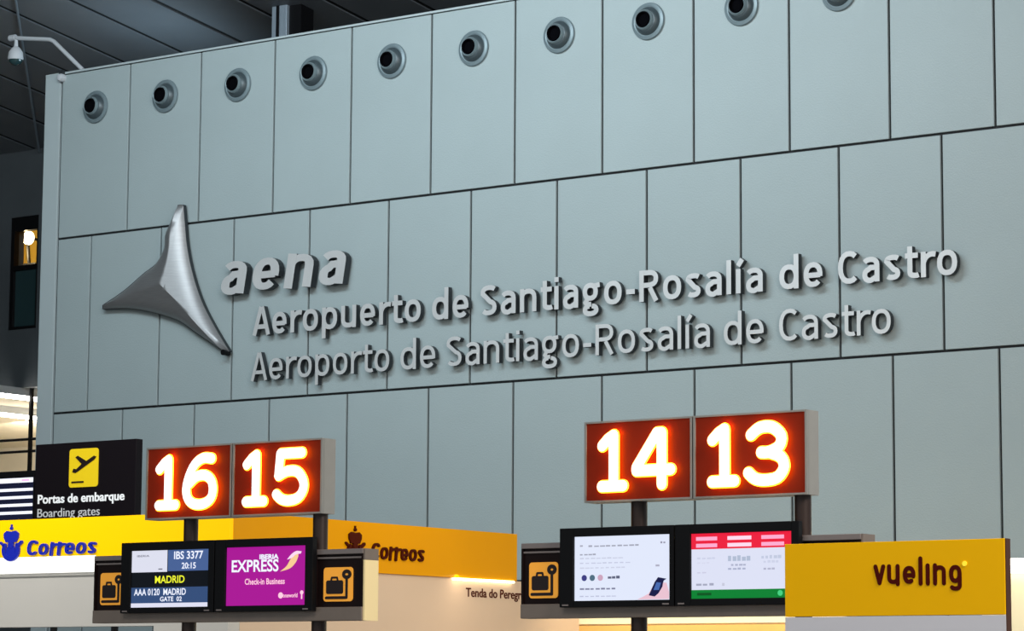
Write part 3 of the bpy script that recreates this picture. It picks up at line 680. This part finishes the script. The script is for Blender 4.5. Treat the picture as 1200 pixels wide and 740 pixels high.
def crest(fr, cu, v0, sc_, m, parent, full=True):
    b = MB(); q = lambda x, y: (cu+x*sc_, v0+y*sc_)
    # crown: band, arches, orb
    b.poly(fr, [q(-.30, .50), q(.30, .50), q(.42, .70), q(.43, .88), q(.26, .99), q(0, .95), q(-.26, .99), q(-.43, .88), q(-.42, .70)], .0, .018)
    b.disc(fr, *q(0, 1.09), .07*sc_, 0, .02, 12); b.box(fr, cu-.025*sc_, cu+.025*sc_, v0+1.1*sc_, v0+1.26*sc_, 0, .018)
    b.disc(fr, *q(0, .40), .16*sc_, 0, .02, 14)
    if full:
        b.stroke(fr, [q(.42*math.cos(a_), .18+.38*math.sin(a_)) for a_ in [math.radians(x) for x in range(150, 391, 20)]], .10*sc_, 0, .02)
        b.disc(fr, *q(0, .12), .27*sc_, 0, .016, 20)
        b.stroke(fr, [q(-.42, .36), q(-.62, .50)], .05*sc_, 0, .02); b.stroke(fr, [q(.42, .36), q(.62, .50)], .07*sc_, 0, .02)
    return b.build('horn_crest', m, parent)
ks = 1.0
u0 = PY(14, 640, KY)
crest(fk, u0.x, PY(14, 650, KY).z, .205, M['kblue'], t)
strokes(fk, 'Correos', PY(33, 643, KY).x, PY(113, 640, KY).x, PY(70, 651, KY).z+.004, .13, .086, 0, .025, M['kblue'], M['kblue'], t, gap=.15, shear=.14, rnd=True)
crest(fs, PX(415, 640, KX).y, PX(415, 651, KX).z, .20, M['kbrown'], t)
strokes(fs, 'Correos', PX(434, 645, KX).y, PX(495, 650, KX).y, PX(465, 657, KX).z, .138, .076, 0, .02, M['kbrown'], M['kbrown'], t, gap=.15, shear=.12, rnd=True)
text(FXs(KX-.02), 'Tenda do Peregrino', PX(548, 696, KX).y, PX(548, 696, KX).y+1.02, PX(580, 701, KX).z, .078, 0, .004, M['kbrown'], t, name='wall_text', offset=.012)

# spill from the kiosk strip lamp, with added fill on front and side
area('kiosk_front_fill', (-18, 15.2, 4.4), (-18, 17.5, 2.2), (3, .4), 70, (1, .97, .9))  # unseen light added to brighten the bulkhead and fascia
area('kiosk_strip_light', (KX+.10, 20.6, KZ0+.02), (KX+.02, 20.6, 1.2), (.05, 3.0), 4, (1, .80, .58))
area('kiosk_side_fill', (-13.2, 19.6, 3.6), (KX, 20.0, 2.0), (1.2, 2.5), 20, (1, .84, .66))  # added in mid-air to warm the peach side wall

# ------------------------------------------------------------------ shops glimpsed behind the stands
ZS = PY(780, 722, 22.9).z
t = empty('slatted_shopfront', (-11.2, 22.9, 0)); tag(t, 'warmly lit shopfront of horizontal wooden slats below the right display stand', 'shopfront')
xa, xb = PY(640, 735, 22.9).x, PY(925, 735, 22.9).x+.6
MB().box(FY(22.9), xa, xb, 0, ZS, -.2, -.03).build('backing', M['shopcream'], t)
k = 0; z = ZS
while z > 1.0:
    MB().box(FY(22.9), xa, xb, z-.075, z, -.03, 0).build('slat', M['slatwood'] if k % 2 else M['shopcream'], t); z -= .09; k += 1
area('shopfront_light', ((xa+xb)/2, 22.2, ZS+.45), ((xa+xb)/2, 22.9, ZS-.4), (4, .3), 26, (1, .80, .50))
YR = 21.0; zr1 = PY(1190, 655, YR).z; zr0 = PY(1190, 672, YR).z; xr = PY(1150, 660, YR).x
t = empty('lit_shop', (xr+2, YR, 0)); tag(t, 'cream shop wall under a bright white light band at the right edge', 'shopfront')
MB().box(FY(YR), xr, xr+4.5, 0, zr0, -.2, 0).build('shop_wall', M['shopcream'], t)
MB().box(FY(YR), xr, xr+4.5, (zr0+zr1)/2+.005, zr1, -.12, .04).box(FY(YR), xr-.03, xr+4.5, zr0, (zr0+zr1)/2-.005, -.12, .06).build('light_band', M['warmlamp'], t, bevel=.01)
area('shop_light', (xr+2.2, YR-.6, zr0+.2), (xr+2.2, YR, 1.6), (4, .2), 14, (1, .92, .75))

# ------------------------------------------------------------------ amber airline sign at right
YV = 12.2
a = PY(919.5, 637.5, YV); b = PY(1177, 632, YV); zt = (a.z+b.z)/2; zbm = (PY(919.5, 722, YV).z+PY(1177, 722, YV).z)/2
t = empty('airline_sign', ((a.x+b.x)/2, YV+.04, 0)); tag(t, 'amber sign panel with maroon lowercase lettering over a white base', 'sign')
fv = FY(YV)
MB().box(fv, a.x, b.x, zbm, zt, -.04, 0).build('panel', M['vyellow'], t, bevel=.002)
MB().box(fv, a.x, b.x, 0, zbm-.003, -.04, 0).build('base_panel', M['vwhite'], t)
MB().box(fv, b.x+.0005, b.x+.006, 0, zt, -.05, -.004).build('edge_trim', M['vedge'], t)
strokes(fv, 'vuelıng', PY(1024, 675, YV).x, PY(1127, 675, YV).x, PY(1075, 684.5, YV).z, .112, .092, 0, .004, M['vbrown'], M['vbrown'], t, gap=.16, rnd=True, variant='round')
d_ = PY(1130.5, 661, YV); MB().disc(fv, d_.x, d_.z, .012, 0, .004).build('dot', M['vdot'], t)

# ------------------------------------------------------------------ boarding gates sign and timetable behind the kiosk
YP = 22.2
a = PY(42, 521, YP); b = PY(160, 515, YP); zt = (a.z+b.z)/2; fp = FY(YP); xl_, xr_ = a.x, b.x
zbm = 2.9
t = empty('direction_sign', ((xl_+xr_)/2, YP+.05, 0)); tag(t, 'dark sign with a yellow take-off pictogram and white writing above the kiosk', 'sign')
MB().box(fp, xl_, xr_, zbm, zt, -.1, 0).build('board', M['signdark'], t, bevel=.006)
for x in (xl_+.3, xr_-.3): MB().tube([(x, YP+.05, 0), (x, YP+.05, zbm)], .04).build('post', M['blacksteel'], t)
p0 = PY(81, 572, YP); p1 = PY(116, 525, YP); Wp, Hp = p1.x-p0.x, p1.z-p0.z
MB().rrect(fp, p0.x, p1.x, p0.z, p1.z, 0, .008, .035).build('pictogram_plate', M['signyellow'], t)
Q = lambda x, y: (p0.x+x*Wp, p0.z+y*Hp)
pm_ = MB().poly(fp, [Q(.12, .40), Q(.22, .37), Q(.30, .40), Q(.88, .70), Q(.94, .77), Q(.86, .80), Q(.60, .67), Q(.30, .82), Q(.22, .78), Q(.44, .60), Q(.26, .47), Q(.16, .49)], .008, .014)
pm_.box(fp, Q(.10, 0)[0], Q(.52, 0)[0], Q(0, .11)[1], Q(0, .155)[1], .008, .014)
pm_.build('take_off_symbol', M['picto'], t)
text(fp, 'Portas de embarque', PY(44.5, 588, YP).x, PY(146, 582, YP).x, PY(95, 588.5, YP).z, .093, 0, .005, M['signtext'], t, offset=.02)
text(fp, 'Boarding gates', PY(44, 605, YP).x, PY(117, 600, YP).x, PY(80, 605.5, YP).z, .093, 0, .005, mat('sign_text_grey', (.5, .5, .5), .5, emit=(.6, .6, .6), es=.3), t, offset=.0)
YT = 22.2
b = PY(42, 551, YT); ft = FY(YT); x1_ = xl_-.012; zt = PY(20, 552.5, YT).z
t = empty('timetable_screen', (x1_-1.2, YT+.05, 0)); tag(t, 'timetable screen of white rows on navy at the left edge', 'screen')
MB().box(ft, x1_-2.4, x1_, 2.75, zt, -.1, 0).build('casing', M['black'], t, bevel=.005)
MB().tube([(x1_-1.2, YT+.05, 0), (x1_-1.2, YT+.05, 2.75)], .05).build('post', M['blacksteel'], t)
MB().box(ft, x1_-2.3, x1_-.01, 2.85, zt-.12, 0, .004).build('screen', glow('timetable_navy', (14, 18, 48), 1), t)
RW = glow('timetable_row_white', (240, 242, 255), 1.2); RB = glow('timetable_row_pink', (240, 190, 235), 1.1)
for k, yy in enumerate((563.5, 574.5, 583.5, 592.5, 601.5)):
    h = .026 if k == 0 else .016; z_ = PY(20, yy, YT).z
    MB().box(ft, x1_-2.25, x1_-.01, z_-h, z_+h, .004, .007).build('row', RW, t)
    if k == 0: MB().box(ft, x1_-.18, x1_-.07, z_-.012, z_+.012, .007, .009).build('row_mark', RB, t)
    for j in range(7):
        MB().box(ft, x1_-2.2+j*.31, x1_-2.2+j*.31+.18, z_-h*.35, z_+h*.35, .007, .008).build('row_text', TG, t) if j < 5 and k else None
for o in bpy.data.objects:
    if '_l' in o: del o['_l']
